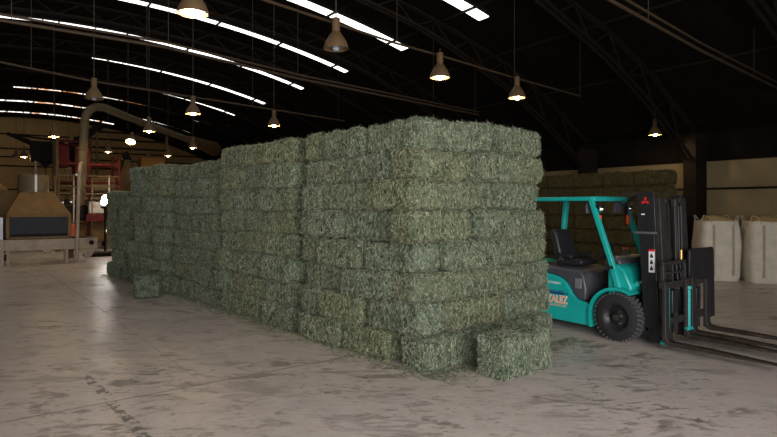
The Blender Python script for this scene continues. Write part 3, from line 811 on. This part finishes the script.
# ------------------------------------------------------------------ bulk bags by the right wall
def bulk_bag(p, rot, label, hh, w=1.02):
    T = thing('bulk_bag', label, 'bulk bag', (p.x, p.y, 0), rot, 'white bulk bags by the wall')
    seg, lev = 40, 16; vs = []; fs = []
    for i in range(lev+1):
        f_ = i/lev; z = hh*f_
        bul = 1 + .07*math.sin(math.pi*min(1, f_*1.05)) - (.05 if i == 0 else 0) - .05*max(0, f_-.9)/.1
        for k in range(seg):
            a = 2*math.pi*k/seg; e = .38
            x = math.copysign(abs(math.cos(a))**e, math.cos(a)); y = math.copysign(abs(math.sin(a))**e, math.sin(a))
            q = Vector((x*w/2*bul, y*w/2*bul, z)); q += Vector((x, y, 0))*.02*noise.noise(q*3+p)
            if i == lev: q.z += .03*noise.noise(Vector((a*2, p.x, 1)))
            vs.append(q)
    for i in range(lev):
        for k in range(seg): fs.append((i*seg+k, i*seg+(k+1) % seg, (i+1)*seg+(k+1) % seg, (i+1)*seg+k))
    fs.append(tuple(range(seg))[::-1])
    # turned-in rim so that the bag has a mouth
    base = len(vs)
    for k in range(seg):
        q = vs[lev*seg+k].copy(); q.x *= .94; q.y *= .94; q.z -= .10; vs.append(q)
    for k in range(seg): fs.append((lev*seg+k, lev*seg+(k+1) % seg, base+(k+1) % seg, base+k))
    mb = MB(); mb.add(vs, fs); mb.build('bag_body', M['bag'], T)
    heap = MB(); hv = []; hf = []
    for i in range(6):
        rr_ = w*.49*(1-i/5.2); z = hh-.08 + .22*(1-(1-i/5)**2)
        for k in range(24):
            a = 2*math.pi*k/24; e = .45
            x = math.copysign(abs(math.cos(a))**e, math.cos(a)); y = math.copysign(abs(math.sin(a))**e, math.sin(a))
            hv.append(Vector((x*rr_, y*rr_, z + .03*noise.noise(Vector((x*3*rr_, y*3*rr_, p.y))))))
    for i in range(5):
        for k in range(24): hf.append((i*24+k, i*24+(k+1) % 24, (i+1)*24+(k+1) % 24, (i+1)*24+k))
    hf.append(tuple(5*24+k for k in range(24)))
    heap.add(hv, hf); heap.build('bag_contents', M['grain'], T)
    for sx in (-1, 1):
        for sy in (-1, 1):
            cx_, cy_ = sx*w*.46, sy*w*.46
            MB().tube([(cx_, cy_-sy*.22, hh-.25), (cx_+sx*.01, cy_-sy*.20, hh+.02), (cx_, cy_-sy*.10, hh+.14), (cx_-sx*.06, cy_-sy*.03, hh+.13), (cx_-sx*.14, cy_+sy*.012, hh+.02), (cx_-sx*.2, cy_+sy*.01, hh-.25)], .015, 8).build('lifting_loop', M['bagstrap'], T)
    for sx in (-.25, .25):
        MB().span((sx*w-.03, -w*.545, .15), (sx*w+.03, -w*.53, hh-.1)).build('side_band', M['bagstrap'], T)
    return T
bulk_bag(at(716, 279, 15.9), R(-9), 'white bulk bag left, half behind the forklift backrest, tan grain on top', 1.60, .96)
bulk_bag(at(766, 281, 15.35), R(-12), 'white bulk bag at the right edge of the picture by the beige wall', 1.60, 1.0)

# ------------------------------------------------------------------ machinery at the far left (building-aligned)
def mroot(name, label, cat, n, t): return thing(name, label, cat, B(n, t), BROT)
# belt conveyor with pale frame
T = mroot('belt_conveyor', 'long pale steel belt conveyor on thin legs under the dark-fronted hood', 'conveyor', 0, 23.6)
MB().span((-1.6, -.45, .48), (2.92, .45, .87)).build('conveyor_frame', M['mpale'], T, bevel=.015)
MB().span((-1.6, -.40, .87), (2.9, .40, .885)).build('belt', M['mblack'], T)
for x in (.22, 1.95, -1.2):
    for y in (-.4, .4):
        MB().span((x-.035, y-.035, 0), (x+.035, y+.035, .5)).build('leg', M['mpale'], T)
MB().bar((-.25, -.42, .10), (.22, -.42, .48), .05).build('brace', M['mpale'], T)
MB().bar((-.25, -.42, .35), (.22, -.42, .10), .04).build('brace', M['mpale'], T)
MB().cyl((2.72, -.49, .70), (2.72, -.44, .70), .085, seg=18).build('pulley', M['mblack'], T)
MB().prism([(2.35, .50), (2.90, .50), (2.72, .22), (2.60, .14), (2.5, .22)], -.44, -.38).build('gusset', M['mpale'], T, bevel=.01)
MB().span((1.25, -.47, .40), (1.5, -.30, .50)).build('motor', M['mpale'], T, bevel=.02)
# hood machine standing on the conveyor
T = thing('hood_machine', 'beige hood machine with dark blue front panel, tapered top and round collar', 'machine', B(0, 23.6, .885), BROT)
fr = MB().span((.16, -.5, 0), (2.08, .5, .06)).span((.16, -.5, .74), (2.08, .5, .82)).span((.16, -.5, 0), (.26, .5, .8)).span((1.98, -.5, 0), (2.08, .5, .8)).span((.26, .40, 0), (1.98, .48, .8))
fr.build('cabinet_frame', M['mbeige'], T, bevel=.01)
MB().span((.26, -.47, .06), (1.98, -.44, .74)).build('front_panel', M['mdark'], T)
MB().span((.30, -.475, .10), (1.94, -.468, .16)).build('panel_rail', M['mblack'], T)
hd = MB(); zb, zt = .82, 1.58
hd.add([(.16, -.5, zb), (2.08, -.5, zb), (2.08, .6, zb), (.16, .6, zb), (.56, -.3, zt), (1.55, -.3, zt), (1.55, .6, zt), (.56, .6, zt)], [(3,2,1,0),(4,5,6,7),(0,1,5,4),(1,2,6,5),(2,3,7,6),(3,0,4,7)])
hd.build('hood', M['mbeige'], T, bevel=.01)
MB().lathe([(.47, 1.58), (.47, 2.2), (.44, 2.2), (.44, 1.6)], 40, c=(.97, .14, 0), close=True).build('collar', M['mgalv'], T)
MB().span((.99, -.345, 1.60), (1.06, -.325, 2.19)).build('collar_seam', M['white'], T)
# side cabinet left of the hood
T = mroot('side_cabinet', 'brown side cabinet at the left edge beside the hood machine', 'cabinet', -.7, 25.2)
MB().span((-1., 0, 0), (.95, 1.2, 2.6)).build('cabinet_body', M['mtan'], T, bevel=.02)
MB().prism([(-1., 2.6), (.95, 2.6), (.5, 3.05), (-1., 3.05)], 0.1, 1.1).build('cabinet_roof', M['mbeige'], T)
T = mroot('upright_sheet', 'pale bluish upright sheet at the left edge beside the dark panel', 'panel', -.02, 22.9)
MB().span((-.6, -.03, 0), (.10, .0, 1.62)).build('sheet', mat('pale_blue_sheet', (.42, .46, .55), .4), T)
MB().span((-.02, -.07, 0), (.12, .03, .9)).build('sheet_post', M['mpale'], T)

# bent duct with its post
Yd = 22.0
T = thing('bent_duct', 'thick brown bent duct rising from the machines and running back under the roof', 'duct', (at(80, 263, Yd).x, Yd, 0))
b0 = Vector((at(80, 263, Yd).x, Yd, 0))
p1, p2, p3 = at(80.5, 205, Yd), at(83, 150, Yd), at(84.5, 122, Yd)
arc = [p1, p2, p3, at(86, 115, Yd), at(90, 109.5, Yd+.2), at(96, 107, Yd+.5), at(104, 107.5, Yd+1.), at(140, 122, Yd+4.2), at(188, 139.5, Yd+9.), at(214, 149, Yd+12.)]
MB().tube([q-b0 for q in arc], .155, 16).build('duct_pipe', M['mgalv'], T)
arc2 = [at(188, 139.5, Yd+9.), at(214, 149, Yd+12.)]
MB().tube([arc2[0]-b0, arc2[1]-b0], [.2, .42], 18).build('duct_flare', M['mtan'], T)
MB().tube([at(76.5, 263.1, 20.3)-b0, at(77.2, 236, 20.3)-b0, at(79.3, 172, 20.5)-b0, at(80.5, 164, 21.4)-b0, at(82, 162, 22)-b0], .06, 10).build('duct_post', M['mpale'], T)
for q in (p2, p3, arc[7]):
    d = Vector((0, 0, 1)) if q is not arc[7] else (arc[8]-arc[6]).normalized()
    MB().tube([q-b0-d*.03, q-b0+d*.03], .18, 16).build('duct_band', M['mtan'], T)

# red machine tower
n0, t0 = 2.1, 29.5
T = mroot('machine_tower', 'tall red and brown machine tower with frames and platform behind the duct', 'machine', n0, t0)
for x in (.0, 1.25, 2.5):
    for y in (0, 1.8):
        MB().span((x-.06, y-.06, 0), (x+.06, y+.06, 5.0 if x < 2 else 4.4)).build('post', M['mred'] if x > 0 else M['mtan'], T)
for z in (1.3, 2.35, 3.05, 3.9, 4.9):
    for y in (0, 1.8):
        MB().span((0, y-.05, z-.05), (2.5 if z < 4.5 else 1.3, y+.05, z+.05)).build('beam', M['mred'] if z > 2.4 else M['mtan'], T)
MB().span((-.1, -.3, 2.52), (2.6, 2.1, 2.58)).build('platform', M['mtan'], T)
MB().span((.72, .4, 3.0), (1.2, 1.4, 4.6)).build('red_hopper', M['mred'], T, bevel=.03)
MB().span((.08, .2, 3.75), (.5, 1.4, 4.75)).build('red_cabinet', M['mred'], T, bevel=.03)
MB().span((1.35, .3, 2.6), (2.4, 1.6, 3.3)).build('tan_box', M['mtan'], T, bevel=.03)
MB().span((.2, .2, .35), (2.4, 1.6, 1.25)).build('press_chamber', M['mbeige'], T, bevel=.05)
MB().span((.15, .1, 1.36), (1.2, 1.5, 2.0)).build('drive_housing', M['mblack'], T, bevel=.04)
for k, x in enumerate((-.15, .25, .62, 1.0)):
    MB().span((x-.02, -.34, 2.05), (x+.22, -.26, 2.28)).build('dark_gauge_box', M['mblack'], T, bevel=.02)
for k, x in enumerate((.05, .62, 1.35, 2.05)):
    MB().span((x-.03, -.36, .0), (x+.03, -.30, 3.4)).build('rail_post', M['mpale'] if k % 2 else M['mtan'], T)
for z in (2.9, 3.35):
    MB().span((-.1, -.37, z-.025), (2.5, -.31, z+.025)).build('guard_rail', M['mtan'], T)
for x, z in ((.18, 2.14), (.5, 2.18), (.72, 3.4), (1.0, 3.4)):
    MB().lathe([(0, -.05), (.05, -.03), (.06, .0), (.04, .05), (0, .055)], 12, c=(x, -.42, z)).build('pale_knob', M['white'], T)
MB().span((1.1, -.38, 1.30), (1.9, -.2, 1.62)).build('red_guard', M['mred'], T, bevel=.02)
MB().span((1.2, -.36, 1.65), (1.85, -.15, 2.2)).build('pale_gearbox', M['mpale'], T, bevel=.06)
# ladder
T = mroot('access_ladder', 'pale ladder leaning up to the platform left of the duct post', 'ladder', 1.55, 28.2)
for x in (0, .42):
    MB().bar((x, 0, 0), (x, .7, 3.3), .05).build('ladder_rail', M['mbeige'], T)
for k in range(9):
    z = .3+.33*k; MB().bar((0, z*.212, z), (.42, z*.212, z), .035).build('rung', M['mbeige'], T)
# inclined elevator
T = mroot('bucket_elevator', 'dusty brown inclined elevator chute sloping down beside the bright globe', 'elevator', 5.4, 31.9)
MB().prism([(-1.35, 1.05), (-.55, .95), (.15, 3.6), (.15, 4.35), (-.15, 4.35), (-.45, 3.4)], 0, .7).build('chute', M['mtan'], T, bevel=.04)
MB().bar((.1, .35, 4.3), (-.1, .35, 4.75), .3).build('chute_head', M['mblack'], T)
for x in (-1.1, -.2):
    MB().span((x-.05, .3, 0), (x+.05, .4, 1.4)).build('chute_leg', M['mblack'], T)
MB().tube([(.35, -.1, 4.2), (.45, -.1, 3.0), (.62, -.1, 2.4)], .06, 8).build('side_pipe', M['mgalv'], T)
# ochre cabinet
T = mroot('ochre_cabinet', 'tall ochre cabinet on posts right of the duct, behind the stack end', 'cabinet', 6.35, 33.)
MB().span((-.1, 0, 2.2), (1.1, 1., 4.6)).build('cabinet_body', M['morange'], T, bevel=.02)
MB().span((-.12, -.03, 3.02), (1.12, 0, 3.08)).build('cabinet_seam', M['mtan'], T)
for x in (0, 1.0):
    MB().span((x-.05, .0, 0), (x+.05, .1, 2.2)).build('cabinet_post', M['mtan'], T)
# steel stand frame with upper beams
T = mroot('pipe_frame', 'brown overhead pipe frame spanning above the ochre cabinet', 'frame', 4.0, 34.5)
for x in (0, 3.9):
    MB().span((x-.06, 0, 0), (x+.06, .12, 6.0)).build('frame_post', M['mtan'], T)
for z in (5.15, 5.6, 6.0):
    MB().span((0, .02, z-.05), (3.9, .10, z+.05)).build('frame_beam', M['truss'], T)
# raised dark conveyor with slanted end
T = mroot('raised_conveyor', 'dark raised conveyor head with slanted tail above the round collar', 'conveyor', 1.3, 32.2)
MB().span((-.1, 0, 4.15), (1.3, .9, 5.1)).build('head_box', M['mblack'], T, bevel=.03)
MB().prism([(-.1, 4.95), (-.1, 5.15), (-1.0, 5.45), (-1.05, 5.38)], .1, .8).build('tail', M['mblack'], T)
MB().bar((-.9, .2, 5.36), (1.2, .2, 5.16), .08).build('side_rail', M['truss'], T)
for x in (.1, 1.45):
    MB().tube([(x, .1, 0), (x, .1, 4.2 if x < 1 else 5.1)], .045, 8).build('support_pole', M['mpale'], T)
MB().bar((1.5, .4, 4.9), (2.2, .5, 3.7), .5, .4).build('feed_spout', M['mblack'], T)
# diagonal feed conveyor up to the tower
T = mroot('feed_conveyor', 'dark diagonal feed conveyor climbing to the red tower', 'conveyor', 2.3, 33.5)
MB().bar((-.6, 0, 4.0), (2.2, .4, 6.3), .45, .35).build('conveyor_trough', M['mblack'], T)
MB().bar((-.6, -.25, 4.2), (2.2, .15, 6.5), .05, .08).build('conveyor_rail', M['truss'], T)
for x, z in ((-.4, 4.1), (1.9, 5.9)):
    MB().span((x-.05, .1, 0), (x+.05, .2, z)).build('support_leg', M['mtan'], T)
# glowing globe on an added post, put in for a bright daylight gap
pw = at(105, 200, 25.3)
T = thing('gap_glow', 'bright white daylight gap built as globe on added post beside the far end of stack', 'lamp', (pw.x, pw.y, 0), 0)
o = MB().lathe([(0, -.24), (.08, -.22), (.13, -.08), (.15, .08), (.11, .19), (0, .25)], 20).build('glow_globe', M['gapglow'], T); o.location = (0, 0, pw.z); o.rotation_euler = (0, R(24), 0)
MB().lathe([(0, -.30), (.12, -.30), (.13, -.22), (.10, -.2)], 16).build('globe_socket', M['mblack'], T).location = (-.05, 0, pw.z-.06)
MB().cyl((-.04, .1, 0), (-.04, .1, pw.z-.3), .05, seg=10).build('globe_post', M['mblack'], T)
o = MB().lathe([(0, -.05), (.05, -.04), (.06, .02), (.03, .1), (0, .11)], 12).build('lower_glow', M['lensglow'], T); o.location = (.12, -.02, at(108, 231, 25.3).z)  # smaller added glow for the bright spot beneath
# small orange bollard and the pallets on the floor
T = thing('orange_marker', 'small orange-red marker post standing behind the pale conveyor', 'post', at(71, 262, 22.2).xy.to_3d(), BROT)
MB().span((-.09, -.05, 0), (.09, .05, .92)).build('marker_stem', M['mtan'], T)
MB().span((-.12, -.06, .84), (.12, .06, 1.32)).build('marker_head', M['signalred'], T, bevel=.03)
T = thing('pallet', 'dark low pallet on the floor between the conveyor and the stack end', 'pallet', at(109, 257, 23.5).xy.to_3d(), BROT)
for k in range(5):
    MB().span((-.9, -.5+k*.22, .11), (.9, -.34+k*.22, .135)).build('board', M['mblack'], T)
for y in (-.45, .0, .42):
    MB().span((-.9, y-.05, 0), (.9, y+.05, .11)).build('runner', M['mblack'], T)

# ------------------------------------------------------------------ light
w = bpy.data.worlds.new('daylight'); scene.world = w; w.use_nodes = True
bg = w.node_tree.nodes['Background']; bg.inputs[0].default_value = (.75, .86, 1, 1); bg.inputs[1].default_value = .8
ld = bpy.data.lights.new('door_daylight', 'AREA'); ld.shape = 'RECTANGLE'; ld.size = DOOR[1]-DOOR[0]; ld.size_y = DOOR[2]; ld.energy = 1750; ld.color = (1., .97, .94)
lo = bpy.data.objects.new('door_daylight', ld); col.objects.link(lo)
lo.location = B((DOOR[0]+DOOR[1])/2, TN-.3, DOOR[2]/2); lo.rotation_euler = (R(90), 0, BROT)

# ------------------------------------------------------------------ camera
cd = bpy.data.cameras.new('camera'); cam = bpy.data.objects.new('camera', cd); col.objects.link(cam)
cd.sensor_fit = 'HORIZONTAL'; cd.sensor_width = 36.; cd.lens = FPX/777*36.
cd.shift_y = -(218.5-HY)/777
cam.location = (0, 0, EYE); cam.rotation_euler = (R(90), 0, 0); cd.clip_end = 200
scene.camera = cam
vs_ = scene.view_settings
vs_.view_transform = 'Standard'; vs_.look = 'None'; vs_.gamma = 1.; vs_.exposure = 0.; vs_.use_curve_mapping = False
scene.cycles.use_denoising = True
